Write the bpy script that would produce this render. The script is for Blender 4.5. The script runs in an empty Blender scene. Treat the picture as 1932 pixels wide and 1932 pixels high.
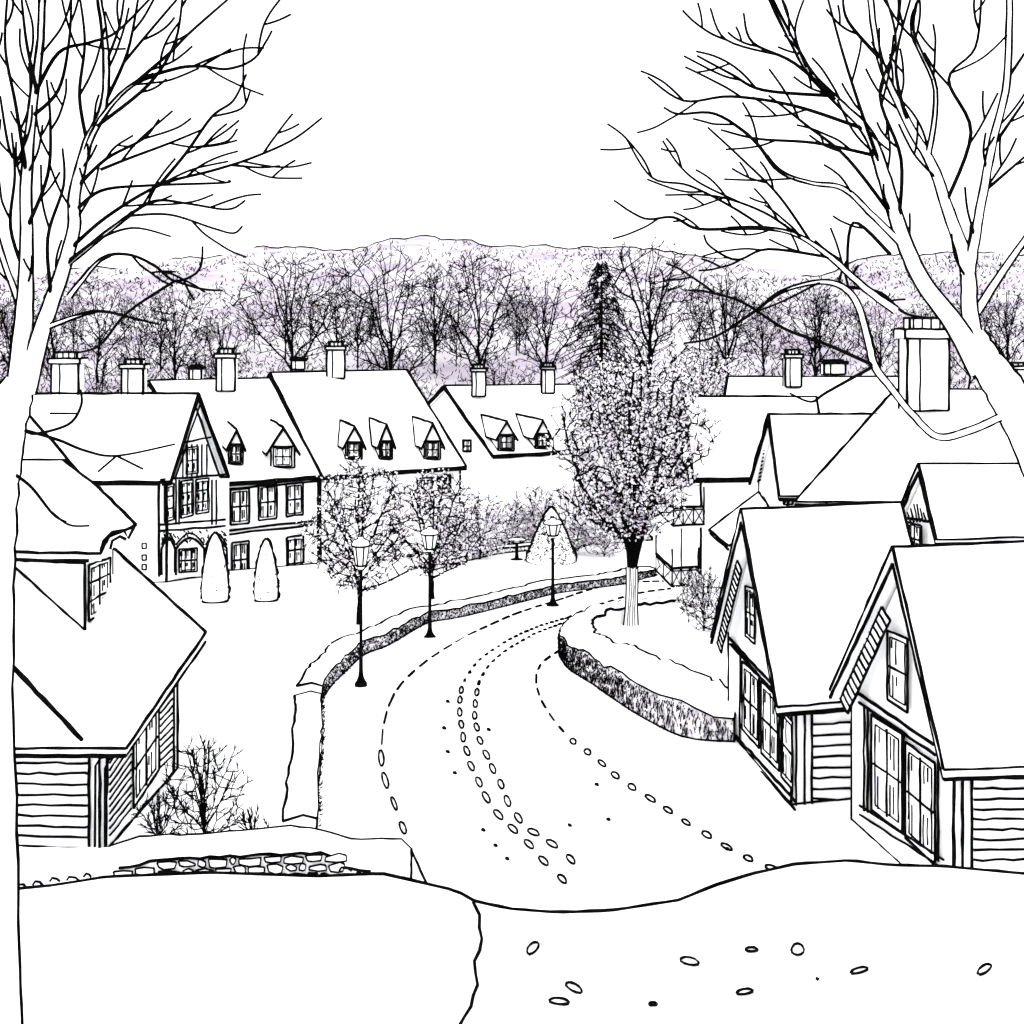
import bpy, math, random
import numpy as np
from mathutils import Vector
random.seed(4)
S=1.4; W=1932.0; VH=600.0; HC=22.0
CAM=Vector((0,0,HC*S))
WOB=random.Random(77)
def P(u,v,D): return Vector(((u-966)/W*D*S, D*S, (HC-(v-VH)/W*D)*S))
def lerp(a,b,t): return a+(b-a)*t
def table(tb,x):
    if x<=tb[0][0]: return tb[0][1]
    for (a,b),(c,d) in zip(tb,tb[1:]):
        if x<=c: return lerp(b,d,(x-a)/(c-a))
    return tb[-1][1]
def cat(pts,sub=5):
    out=[]
    n=len(pts)
    for i in range(n-1):
        p0=pts[max(i-1,0)];p1=pts[i];p2=pts[i+1];p3=pts[min(i+2,n-1)]
        for k in range(sub):
            t=k/sub
            out.append(tuple(.5*((2*b)+(-a+c)*t+(2*a-5*b+4*c-d)*t*t+(-a+3*b-3*c+d)*t**3) for a,b,c,d in zip(p0,p1,p2,p3)))
    out.append(tuple(pts[-1])); return out
DROP=[(14.5,8.85),(16,8.9),(20,9.25),(24,9.6),(27.9,10.0),(32,10.7),(37.7,11.77),(47.4,13.3),(60,15.2),(80,17.0),(90,17.2),(100,16.8),(120,14.5),(150,10.9),(200,8.0),(260,7.5),(2000,7.5)]
CREST=[(0,1682),(100,1672),(200,1656),(400,1648),(600,1655),(720,1650),(800,1668),(860,1682),(895,1702),(960,1716),(1050,1723),(1150,1720),(1280,1700),(1350,1672),(1420,1650),(1500,1632),(1600,1625),(1680,1634),(1780,1636),(1932,1650)]
def cdrop(xb): return (table(CREST,966+W*xb/12.0)-VH)/W*12.0
def drop(xb,D):
    if D<12: return cdrop(xb)-0.25*(12-D)
    if D<14.5: return lerp(cdrop(xb),8.85,(D-12)/2.5)
    return table(DROP,D)
RIDGE=[(-600,520),(0,532),(100,515),(190,505),(260,508),(320,492),(420,485),(490,465),(560,470),(640,475),(740,452),(870,450),(950,468),(1050,465),(1180,468),(1280,478),(1380,490),(1480,518),(1560,520),(1600,498),(1660,483),(1760,478),(1932,480),(2600,500)]
def hdrop(x,D):
    if D<125: return drop(x,D)
    rd=(table(RIDGE,966+W*x/400)-VH)/W*400
    if D<=400: return lerp(13.6,rd,((D-125)/275)**.85)
    return lerp(rd,9,(D-400)/160)
def gz(x,y): return (HC-drop(x/S,y/S))*S
def ghit(u,v):
    a,b=14.5,95.0
    for _ in range(40):
        m=(a+b)/2
        if VH+W*table(DROP,m)/m>v: a=m
        else: b=m
    return P(u,v,a)
def mhit(u,v):
    D=10.0
    for _ in range(8):
        D=min(12.0,(cdrop((u-966)/W*D)-3)/((v-VH)/W-.25))
    return P(u,v,D)

# ---------- materials
def mat(name,c1,c2=None,scale=3.0,lo=.4,hi=.6,stretch=None,trans=False):
    m=bpy.data.materials.new(name); m.use_nodes=True
    nt=m.node_tree; nt.nodes.clear()
    o=nt.nodes.new("ShaderNodeOutputMaterial"); d=nt.nodes.new("ShaderNodeBsdfDiffuse")
    n=nt.nodes.new("ShaderNodeTexNoise"); n.inputs["Scale"].default_value=scale; n.inputs["Detail"].default_value=4
    tc=nt.nodes.new("ShaderNodeTexCoord"); mp=nt.nodes.new("ShaderNodeMapping")
    if stretch: mp.inputs["Scale"].default_value=stretch
    r=nt.nodes.new("ShaderNodeValToRGB")
    r.color_ramp.elements[0].position=lo; r.color_ramp.elements[1].position=hi
    r.color_ramp.elements[0].color=(*c1,1); r.color_ramp.elements[1].color=(*(c2 or c1),1)
    nt.links.new(tc.outputs["Object"],mp.inputs["Vector"]); nt.links.new(mp.outputs[0],n.inputs["Vector"])
    nt.links.new(n.outputs["Fac"],r.inputs[0]); nt.links.new(r.outputs[0],d.inputs[0]); 
    if trans:
        t=nt.nodes.new("ShaderNodeBsdfTranslucent"); a=nt.nodes.new("ShaderNodeMixShader"); a.inputs[0].default_value=.5
        nt.links.new(r.outputs[0],t.inputs[0]); nt.links.new(d.outputs[0],a.inputs[1]); nt.links.new(t.outputs[0],a.inputs[2]); nt.links.new(a.outputs[0],o.inputs[0])
    else: nt.links.new(d.outputs[0],o.inputs[0])
    return m
SNOW=mat("snow",(.95,.95,.95),(.97,.97,.97),.8)
INK=mat("dark_ink",(.001,.001,.001),(.003,.003,.003))
WALL=mat("white_plaster",(.95,.95,.95),(.97,.97,.97),2)
FROST=mat("frost_lavender",(.66,.60,.68),(.93,.91,.94),6,trans=True)
BARK=mat("pale_bark",(.95,.95,.95),(.97,.97,.97),4)
HILL=mat("wooded_hill_snow",(.335,.295,.35),(.50,.485,.505),.035,.36,.6)
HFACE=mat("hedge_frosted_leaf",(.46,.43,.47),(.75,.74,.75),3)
MATS=[SNOW,INK,WALL,FROST,BARK,HILL,HFACE]

class B:
    def __init__(s): s.v=[];s.f=[];s.m=[]
    def poly(s,pts,m=0):
        i=len(s.v); s.v+=[tuple(p) for p in pts]; s.f.append(tuple(range(i,i+len(pts)))); s.m.append(m)
    def slab(s,pts,t,m=0):
        t=Vector(t); q=[Vector(p)+t for p in pts]
        s.poly(pts,m); s.poly(q[::-1],m); n=len(pts)
        for i in range(n):
            j=(i+1)%n; s.poly([pts[i],q[i],q[j],pts[j]],m)
    def tube(s,pts,rad,m=1,n=4,cap=True):
        pts=[Vector(p) for p in pts]; k=len(pts)
        if k<2: return
        if not hasattr(rad,'__len__'): rad=[rad]*k
        i0=len(s.v)
        for i,p in enumerate(pts):
            d=pts[min(i+1,k-1)]-pts[max(i-1,0)]
            if d.length<1e-9: d=Vector((0,0,1))
            d.normalize()
            a=d.cross(Vector((0,1,0)))
            if a.length<.15: a=d.cross(Vector((1,0,0)))
            a.normalize(); b=d.cross(a)
            for j in range(n):
                t=2*math.pi*(j+.5)/n
                s.v.append(tuple(p+(a*math.cos(t)+b*math.sin(t))*rad[i]))
        for i in range(k-1):
            for j in range(n):
                a0=i0+i*n+j; a1=i0+i*n+(j+1)%n
                s.f.append((a0,a1,a1+n,a0+n)); s.m.append(m)
        if cap:
            s.f.append(tuple(range(i0,i0+n))[::-1]); s.m.append(m)
            s.f.append(tuple(range(i0+(k-1)*n,i0+k*n))); s.m.append(m)
    def line(s,pts,px=2.6,m=1,closed=False):
        pts=[Vector(p) for p in pts]
        if closed: pts=pts+[pts[0]]
        px=px*1.16
        for a,b in zip(pts,pts[1:]):
            sc=1/W*min(a.y,b.y); L=(b-a).length/sc; n=int(L/32)
            q=[a]
            for k in range(1,n+1): q.append(a.lerp(b,k/(n+1))+Vector((WOB.uniform(-1,1),0,WOB.uniform(-1,1)))*sc)
            q.append(b)
            s.tube(q,[px/W*p.y*WOB.uniform(.82,1.15) for p in q],m)
    def curve(s,pts,px=2.6,m=1,n=5):
        s.tube(pts,[px*1.08/W*Vector(p).y*WOB.uniform(.85,1.15) for p in pts],m,n)
    def lathe(s,c,prof,m=0,n=16):
        c=Vector(c); i0=len(s.v); k=len(prof)
        for r,z in prof:
            for j in range(n):
                t=2*math.pi*j/n; s.v.append((c.x+r*math.cos(t),c.y+r*math.sin(t),c.z+z))
        for i in range(k-1):
            for j in range(n):
                a0=i0+i*n+j;a1=i0+i*n+(j+1)%n
                s.f.append((a0,a1,a1+n,a0+n)); s.m.append(m)
        s.f.append(tuple(range(i0,i0+n))[::-1]); s.m.append(m)
        s.f.append(tuple(range(i0+(k-1)*n,i0+k*n))); s.m.append(m)
    def mesh(s,name,loc=(0,0,0),mats=None):
        me=bpy.data.meshes.new(name); l=loc
        me.from_pydata([(a-l[0],b-l[1],c-l[2]) for a,b,c in s.v],[],s.f)
        for x in (mats or MATS): me.materials.append(x)
        me.polygons.foreach_set("material_index",s.m); me.update(); return me
SC=bpy.context.scene.collection
def solid(name,b,loc=(0,0,0),kind=None,label=None,cat=None,mats=None,group=None):
    o=bpy.data.objects.new(name,b.mesh(name,loc,mats)); o.location=loc; SC.objects.link(o)
    if kind:o["kind"]=kind
    if label:o["label"]=label
    if cat:o["category"]=cat
    if group:o["group"]=group
    return o
def thing(name,loc,label,cat,group=None):
    o=bpy.data.objects.new(name,None); o.empty_display_size=.3; o.location=loc; SC.objects.link(o)
    o["label"]=label;o["category"]=cat
    if group:o["group"]=group
    return o
def part(th,name,b,parent=None,label=None):
    l=th.location; o=bpy.data.objects.new(name,b.mesh(name,(l.x,l.y,l.z))); SC.objects.link(o)
    o.parent=parent or th
    if label:o["label"]=label
    return o
def copy_thing(src,loc,scale,rot,label=None):
    n=src.copy(); n.location=loc; n.scale=scale; n.rotation_euler=(0,0,rot); SC.objects.link(n)
    if label: n["label"]=label
    for c in src.children:
        k=c.copy(); k.parent=n; SC.objects.link(k)
    return n
class Pl:
    def __init__(s,a,b,c):
        s.p=Vector(a); s.n=(Vector(b)-a).cross(Vector(c)-a).normalized()
        if s.n.dot(CAM-s.p)<0: s.n=-s.n
    def hit(s,u,v,off=0.0):
        d=P(u,v,1)-CAM; t=(s.p+s.n*off-CAM).dot(s.n)/d.dot(s.n); return CAM+d*t
def VP(uA,DA,uB,DB): return Pl(P(uA,600,DA),P(uA,800,DA),P(uB,600,DB))
def blend(q,s,t):
    uL,a,b,uR,c,d=q
    return (lerp(uL,uR,s),lerp(lerp(a,c,s),lerp(b,d,s),t))
def window(th,pl,q,nx=2,ny=2,px=2.6,parent=None,name="window",dark=1,rng=random):
    b=B(); h=lambda s,t,o=.04: pl.hit(*blend(q,s,t),o); px=px*.92
    b.poly([h(0,0),h(1,0),h(1,1),h(0,1)],2)
    b.line([h(0,0,.06),h(1,0,.06),h(1,1,.06),h(0,1,.06)],px,closed=True)
    e=.12
    b.line([h(e,e/1.5,.06),h(1-e,e/1.5,.06),h(1-e,1-e/1.5,.06),h(e,1-e/1.5,.06)],px*.6,closed=True)
    for i in range(1,nx): b.line([h(i/nx,.05,.06),h(i/nx,.95,.06)],px*.9)
    for j in range(1,ny): b.line([h(.06,j/ny,.06),h(.94,j/ny,.06)],px*.9)
    if dark:
        for i in range(nx):
            for j in range(ny):
                for k in range(2):
                    s0=(i+.2+.2*k+rng.random()*.1)/nx; b.line([h(s0,(j+.2)/ny,.06),h(s0,(j+rng.uniform(.4,.9))/ny,.06)],px*.55)
    return part(th,name,b,parent)
def house(name,label,EL,ER,RL,RR,BL=None,BR=None,il=.05,ir=.05,iw=.12,cat="house",th_=.18,px=2.8,ks=1.0,corner=True):
    def Q(q): return P(q[0],q[1],q[2]*ks)
    EL,ER,RL,RR=[Q(q) for q in (EL,ER,RL,RR)]
    RR.z=RL.z if abs(RR.z-RL.z)<1.5 else RR.z
    def mir(r,e): return Vector((2*r.x-e.x,2*r.y-e.y,e.z))
    BL=Q(BL) if BL else mir(RL,EL)
    BR=(BL+(RR-RL)) if not BR else Q(BR)
    c=(EL+ER+BL+BR)/4; g=min(gz(q.x,q.y) for q in (EL,ER,BL,BR))-.2
    th=thing(name,Vector((c.x,c.y,g)),label,cat)
    R=B()
    for q in ([RL,RR,ER,EL],[RR,RL,BL,BR]):
        R.slab(q,(0,0,-th_),0)
    R.line([RL,RR],px); 
    R.line([RL,EL],px); R.line([EL,ER],px*.8)
    dz=Vector((0,0,-th_)); R.line([EL+dz,ER+dz],px*1.5); R.line([RL+dz*2,EL+dz],px*.9)
    R.line([RR,ER],px)
    R.line([RL,BL],px); R.line([RL+dz*2,BL+dz],px); R.line([BL,BR],px)
    roof=part(th,"roof",R)
    def inn(e,r,k,r2): 
        p=e.lerp(r,iw); p=p+ (r2-r)*k; p.z-=th_*1.3; return p
    wEL=inn(EL,RL,il,RR); wBL=inn(BL,RL,il,RR); wER=inn(ER,RR,ir,RL); wBR=inn(BR,RR,ir,RL)
    aL=RL+(RR-RL)*il-Vector((0,0,th_*2)); aR=RR+(RL-RR)*ir-Vector((0,0,th_*2))
    dn=lambda p:Vector((p.x,p.y,g))
    w=B()
    w.poly([dn(wEL),dn(wER),wER,wEL],2); w.poly([dn(wBL),wBL,wBR,dn(wBR)],2)
    w.poly([dn(wBL),dn(wEL),wEL,aL,wBL],2); w.poly([dn(wER),dn(wBR),wBR,aR,wER],2)
    if corner: w.line([dn(wEL),wEL],px)
    w.line([dn(wER),wER],px); w.line([dn(wBL),wBL],px)
    def gl(p): return Vector((p.x,p.y,gz(p.x,p.y)+.02))
    w.line([gl(wEL),gl(wER)],px*.8); w.line([gl(wBL),gl(wEL)],px*.8)
    return dict(th=th,roof=roof,w=w,front=Pl(wEL,dn(wEL),wER),gab=Pl(wEL,dn(wEL),wBL),rp=Pl(EL,ER,RL),wEL=wEL,wER=wER,wBL=wBL,aL=aL,g=g,RL=RL,BL=BL,EL=EL)
def finish(h): part(h["th"],"wall",h["w"])
def chimney(th,roof,u0,u1,vt,vb,D,side=.35,px=2.4,dd=None):
    b=B(); w=(u1-u0)
    a=P(u0,vt,D); c=P(u1,vb,D); dd=dd or (c.x-a.x)*.5
    def box(x0,x1,z0,z1,y0,y1):
        pts=[Vector((x0,y0,z1)),Vector((x1,y0,z1)),Vector((x1,y1,z1)),Vector((x0,y1,z1))]
        b.slab(pts,(0,0,z0-z1),2)
        b.line(pts,px,closed=True)
        for p in pts[:2]+[pts[3]]: b.line([p,p+Vector((0,0,z0-z1))],px)
        b.line([p+Vector((0,0,z0-z1)) for p in pts[:2]],px)
    H=a.z-c.z; ww=c.x-a.x
    y=D*S
    box(a.x,c.x,c.z,a.z-H*.22,y,y+dd)
    e=ww*.09; box(a.x-e,c.x+e,a.z-H*.22,a.z-H*.12,y-e,y+dd+e)
    box(a.x+e,c.x-e,a.z-H*.12,a.z,y+e,y+dd-e)
    b.line([Vector((a.x+ww*.3,y-.02,c.z)),Vector((a.x+ww*.3,y-.02,a.z-H*.22))],px*.7)
    for k in range(4):
        xx=lerp(a.x+e*2,c.x-e*2,k/3); b.line([Vector((xx,y+e-.02,a.z-H*.12)),Vector((xx,y+e-.02,a.z))],px*.6)
    part(th,"chimney",b,roof)
def dormer(h,uL,uR,vT,vB,uA,vA,dirn=(-.4,1),over=.42,px=2.1):
    dirn=(-.4,1)
    th=h["th"]; rp=h["rp"]; b=B()
    base=rp.hit((uL+uR)/2,vB,0); D=base.y/S-.15
    FL,FR,TL,TR,A=[P(u,v,D) for u,v in ((uL,vB),(uR,vB),(uL,vT),(uR,vT),(uA,vA))]
    d=Vector((dirn[0],dirn[1],0)).normalized()
    def back(p):
        t=(rp.p-p).dot(rp.n)/d.dot(rp.n); return p+d*max(t,.3)
    b.poly([FL,FR,TR,A,TL],2); b.poly([FL,TL,back(TL)],2); b.poly([FR,TR,back(TR)],2)
    b.line([FL,FR,TR,TL],px,closed=True)
    b.line([FL,back(TL)],px*.8); b.line([FR,back(TR)],px*.8)
    oL=TL.lerp(A,-over)-d*.25; oR=TR.lerp(A,-over)-d*.25; oA=A+Vector((0,0,.12))-d*.25
    for q in ([oA,back(oA),back(oL),oL],[oA,back(oA),back(oR),oR]):
        b.slab(q,(0,0,-.12),0); b.line(q,px,closed=True)
    b.line([oL+Vector((0,0,-.16)),oA+Vector((0,0,-.2)),oR+Vector((0,0,-.16))],px*.9)
    part(th,"dormer",b,h["roof"])
    window(th,Pl(FL,FR,TL),(uL+(uR-uL)*.12,vT+2,vB-3,uR-(uR-uL)*.12,vT+2,vB-3),2,2,px*.9,parent=h["roof"])
def siding(b,pl,uL,uR,tL,bL,tR,bR,n,px=1.9,rng=random,off=.03):
    for i in range(1,n):
        t=i/n; q=(uL,tL,bL,uR,tR,bR)
        pts=[]; s=0.0
        while s<1.0:
            u,v=blend(q,s,t+rng.uniform(-.010,.010)); pts.append(pl.hit(u,v,off)); s+=rng.uniform(.10,.22)
        u,v=blend(q,1,t); pts.append(pl.hit(u,v,off)); b.curve(pts,px)

# ---------- ground
def build_ground():
    xs=[-9+.15*i for i in range(121)]
    e=[];x=9
    while x<1500: x=x*1.22+.3; e.append(x)
    xs=[-q for q in e[::-1]]+xs+e
    ds=[.5,3,6,8,9,10,11,12,12.8,13.6,14.5,15.2,16]+[17+i for i in range(0,46)]+[65+5*i for i in range(28)]+[220,260,320,500,900,2000]
    v=[];f=[]
    for D in ds:
        for x in xs: v.append((x*S,D*S,(HC-drop(x,D))*S))
    n=len(xs)
    for i in range(len(ds)-1):
        for j in range(n-1): f.append((i*n+j,i*n+j+1,(i+1)*n+j+1,(i+1)*n+j))
    b=B(); b.v=v; b.f=f; b.m=[0]*len(f)
    pts=[Vector((x*S,12*S,(HC-cdrop(x))*S)) for x in xs if abs(x)<9]
    b.curve(pts,4.4)
    b.curve([mhit(u,vv)+Vector((0,0,.01)) for u,vv in ((893,1704),(905,1728),(904,1750),(909,1772),(905,1795),(895,1815),(897,1835),(901,1860),(893,1880),(889,1900),(876,1920),(862,1945))],3.2)
    solid("ground",b,kind="structure")
build_ground()
def build_hill():
    rng=random.Random(2)
    us=list(range(-2400,4300,14)); ds=[125,135,150,170,185,200,220,240,260,290,320,360,400,430,480,560]
    jit=[rng.uniform(-2.5,2.5)+2.5*math.sin(u*.03)+1.5*math.sin(u*.083+1) for u in us]
    b=B(); cr=[]
    for D in ds:
        for i,u in enumerate(us):
            x=(u-966)/W*400
            dr=hdrop(x,D)+ (jit[i]/W*400*max(0,min(1,(D-125)/275)) if D<=400 else 0)
            p=(x*S,D*S,(HC-dr)*S); b.v.append(p)
            if D==400: cr.append(Vector(p))
    n=len(us)
    for i in range(len(ds)-1):
        for j in range(n-1): b.f.append((i*n+j,i*n+j+1,(i+1)*n+j+1,(i+1)*n+j)); b.m.append(5)
    b.curve(cr,2.9)
    solid("wooded_hill",b,kind="structure",mats=MATS)
    w=B(); rng=random.Random(12)
    for k in range(17500):
        u=rng.uniform(-150,2080); f=rng.random()
        vt=table(RIDGE,u); v=lerp(vt+5,760,f)
        lo,hi=125.0,400.0
        for _ in range(18):
            m=(lo+hi)/2; x=(u-966)/W*m
            if VH+W*hdrop(x,m)/m>v: lo=m
            else: hi=m
        p=P(u,v,lo); s=lo*S/W
        if math.sin(u*.021+1)+math.sin(v*.05+u*.008)+rng.uniform(-1.6,1.6)<-1.4: continue
        far_=v<560
        if not far_ and rng.random()<.3: continue
        a=rng.choice((-1,1))*rng.uniform(.1,1.25); L=rng.uniform(4,11)*s*(.75 if far_ else 1)
        q=p+Vector((math.sin(a)*L,0,abs(math.cos(a))*L+.2*s)); r=rng.uniform(.7,1.15)*s
        m=p.lerp(q,.5)+Vector((rng.uniform(-1,1)*s*1.2,0,0))
        w.tube([p,m,q],[r,r,r*.7],1,3,False)
    solid("distant_wood",w,kind="stuff",label="dense leafless wood of fine twigs on hillside",cat="wood")
build_hill()
# ---------- road
def build_road():
    L=[(1300,1078),(1180,1098),(1050,1118),(960,1142),(860,1166),(760,1215),(690,1262),(640,1320),(625,1400),(640,1480),(680,1600),(760,1680)]
    R=[(1300,1128),(1215,1135),(1120,1160),(1060,1190),(1050,1225),(1062,1250),(1090,1290),(1140,1330),(1200,1375),(1290,1440),(1420,1560),(1600,1680)]
    b=B(); o=Vector((0,0,.01)); n=6
    A=[ghit(*q)+o for q in L]; C=[ghit(*q)+o for q in R]
    for i in range(len(A)-1):
        for j in range(n):
            def g(a,c,t):
                p=a.lerp(c,t); p.z=gz(p.x,p.y)+.012; return p
            b.poly([g(A[i],C[i],j/n),g(A[i],C[i],(j+1)/n),g(A[i+1],C[i+1],(j+1)/n),g(A[i+1],C[i+1],j/n)],0)
    solid("road",b,kind="structure")
build_road()
def build_prints():
    b=B(); rng=random.Random(5)
    def ring(u,v,a,c,ang,hit,px=2.0):
        pts=[]
        for k in range(13):
            t=2*math.pi*k/12; x=a*math.cos(t)*(1+.08*math.sin(3*t)); y=c*math.sin(t)
            p=hit(u+x*math.cos(ang)-y*math.sin(ang),v+x*math.sin(ang)+y*math.cos(ang)); p.z+=.03; pts.append(p)
        b.curve(pts,px,n=4)
    def resample(path,steps):
        out=[]; acc=0; pts=cat(path,8)
        for k in range(len(pts)-1):
            a=Vector(pts[k]);c=Vector(pts[k+1]);L=(c-a).length
            if L<1e-6: continue
            while acc<=L:
                p=a.lerp(c,acc/L); out.append((p,(c-a).normalized())); acc+=steps(p.y)
            acc-=L
        return out
    def dash(p,d,l,px=2.4):
        a=p-d*l/2;c=p+d*l/2; q=[ghit(a.x,a.y),ghit(c.x,c.y)]
        for w in q:w.z+=.04
        b.tube(q,[px/W*w.y for w in q],1,4)
    def dashes(path,kl=.55,big=True,b0=18,bk=.075,cut=1400):
        for p,d in resample(path,lambda v: b0+ (v-1100)*bk):
            s=b0+(p.y-1100)*bk; l=s*kl*rng.uniform(.75,1.2); ang=math.atan2(d.y,d.x)
            if p.y<cut or not big: dash(p,d,l,rng.uniform(2.5,3.3))
            else: ring(p.x+rng.uniform(-2,2),p.y,l*.46,rng.uniform(3.6,5.2),ang,ghit,2.3)
    dashes([(1255,1098),(1150,1105),(1040,1138),(960,1165),(870,1208),(800,1252),(748,1305),(724,1370),(722,1440),(737,1500),(762,1565)],.66)
    dashes([(1285,1110),(1200,1122),(1110,1150),(1060,1172)],.6)
    dashes([(1050,1232),(1020,1256),(1012,1290),(1028,1335),(1070,1390),(1120,1430),(1180,1478),(1262,1532),(1345,1585),(1420,1625),(1470,1645)],.52,b0=12,bk=.07,cut=1385)
    for path in ([(1060,1170),(1005,1188),(950,1215),(900,1252),(872,1300),(868,1355),(884,1430),(926,1520),(965,1565),(1010,1608),(1055,1655),(1095,1692)],[(1066,1176),(1015,1196),(962,1224),(922,1258),(900,1305),(898,1365),(922,1435),(978,1545),(1030,1585),(1065,1612),(1097,1645)]):
        for p,d in resample(path,lambda v: 10+max(0,(v-1180))*.082):
            k=min(1,max(.25,(p.y-1180)/350)); ang=math.atan2(d.y,d.x); p=p+Vector((rng.uniform(-2,2),rng.uniform(-1.5,1.5)))*min(1,k*1.5)
            if k<.34: dash(p,d,rng.uniform(3,6.5),rng.uniform(2.6,3.8))
            else: ring(p.x,p.y,4+7.5*k*rng.uniform(.85,1.15),3+2.2*k,ang+rng.uniform(-.15,.15),ghit,2.2)
    for u,v in ((845,1325),(838,1375),(845,1420),(858,1460),(912,1568),(935,1597),(957,1622),(1075,1559),(1148,1548),(1126,1482),(1372,1604),(922,1378)):
        ring(u,v,3,1.5,.4,ghit,2)
    for u,v,a,c,g in ((1005,1792,14,8,-.8),(1301,1817,18,7,.2),(1418,1795,12,4,0),(1505,1795,12,11,0),(1621,1835,17,5,-.25),(1857,1833,15,7,-.6),(1083,1867,17,7,.5),(1055,1893,19,6,.1),(1405,1875,16,5,-.15),(1232,1898,8,3,0),(1542,1851,2,1,0)):
        ring(u,v,a,c,g,mhit,2.3)
    solid("footprint_trail",b,kind="stuff",label="rows of footprints and dashes pressed into road snow",cat="footprints")
build_prints()

# ---------- trees: limb skeleton + nearest-node twig growth
def auto_limbs(rng,th,rx,rz,cz,nl,amin,amax,zspan,leader=True):
    L=[]
    if leader: L.append([(0,0,th),(rx*.03,0,lerp(th,cz,.6)),(-rx*.05,rx*.04,cz+rz*.2),(rx*.02,0,cz+rz*.8)])
    for k in range(nl):
        f=k/max(1,nl-1); z0=th+f*zspan; az=k*2.4+rng.uniform(-.4,.4); an=lerp(amax,amin,f**.7)*rng.uniform(.8,1.15)
        d=np.array([math.cos(az)*math.sin(an),math.sin(az)*math.sin(an),math.cos(an)])
        t=0; p=np.array([0,0,z0])
        while t<1.2:
            q=p+d*t
            if ((q[0]/rx)**2+(q[1]/rx)**2+((q[2]-cz)/rz)**2)>1 and q[2]>cz-rz*.6: break
            t+=.02
        t*=.86; pts=[]
        for j in range(6):
            s=j/5; q=p+d*t*s; q=q+np.array([0,0,t*.10*(s*s-s)])+rng.normal(size=3)*t*.015*(0<j)
            pts.append(tuple(q))
        L.append(pts)
    return L
def crown_nodes(seed,n,th,rx,rz,cz,asc=1.2,seg=.06,egg=0.0,limbs=None,nl=8,amin=.3,amax=.8,zspan=.3,leader=True,lowcut=.7):
    rng=np.random.default_rng(seed)
    pts=[]
    while len(pts)<n:
        p=rng.uniform(-1,1,3); r=np.linalg.norm(p)
        if r>1 or rng.random()>(.35+.65*r*r): continue
        bump=1+.08*math.sin(5*math.atan2(p[1],p[0])+seed)+.05*math.sin(7*p[2]+seed*2)
        bump*=1+egg*p[2]
        q=np.array([p[0]*rx*bump,p[1]*rx*bump,cz+p[2]*rz])
        if q[2]<th*lowcut: continue
        pts.append(q)
    arr=np.zeros((n*8+900,3)); par=[-1,0,1,2]; nodes=[(0,0,0),(rng.normal()*.004,0,th*.35),(rng.normal()*.006,0,th*.7),(rng.normal()*.004,0,th)]
    arr[:4]=nodes; k=4
    L=limbs or auto_limbs(rng,th,rx,rz,cz,nl,amin,amax,zspan,leader)
    for poly in L:
        s=np.array(poly[0]); i=int(np.argmin(np.linalg.norm(arr[:k]-s,axis=1)))
        if i<3: i=3
        prev=arr[i].copy()
        for q in poly[1:]:
            q=np.array(q); m=max(1,int(np.linalg.norm(q-prev)/.05))
            for t in range(1,m+1):
                arr[k]=prev+(q-prev)*t/m+rng.normal(size=3)*.0025; par.append(i); i=k; k+=1
            prev=q
    nsk=k; sk=arr[:k].copy()
    pts.sort(key=lambda q: float(np.min(np.linalg.norm(sk-q,axis=1))))
    for q in pts:
        a=arr[3:k]; d=np.linalg.norm(a-q,axis=1)+asc*np.maximum(0,a[:,2]-q[2]+.35*np.linalg.norm(a[:,:2]-q[:2],axis=1))
        i=int(np.argmin(d))+3; s=arr[i].copy(); Ln=np.linalg.norm(q-s); m=max(1,min(5,int(Ln/seg)))
        for t in range(1,m+1):
            f=t/m; w=s+(q-s)*f; w[2]+=-.06*Ln*math.sin(f*math.pi) ; w+=rng.normal(size=3)*seg*.05
            arr[k]=w; par.append(i); i=k; k+=1
    arr=arr[:k]; leaf=np.zeros(k)
    ch=np.zeros(k,int)
    for i in range(1,k): ch[par[i]]+=1
    leaf[ch==0]=1
    for i in range(k-1,0,-1): leaf[par[i]]+=leaf[i]
    return arr,par,leaf,ch,rng,nsk
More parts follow.
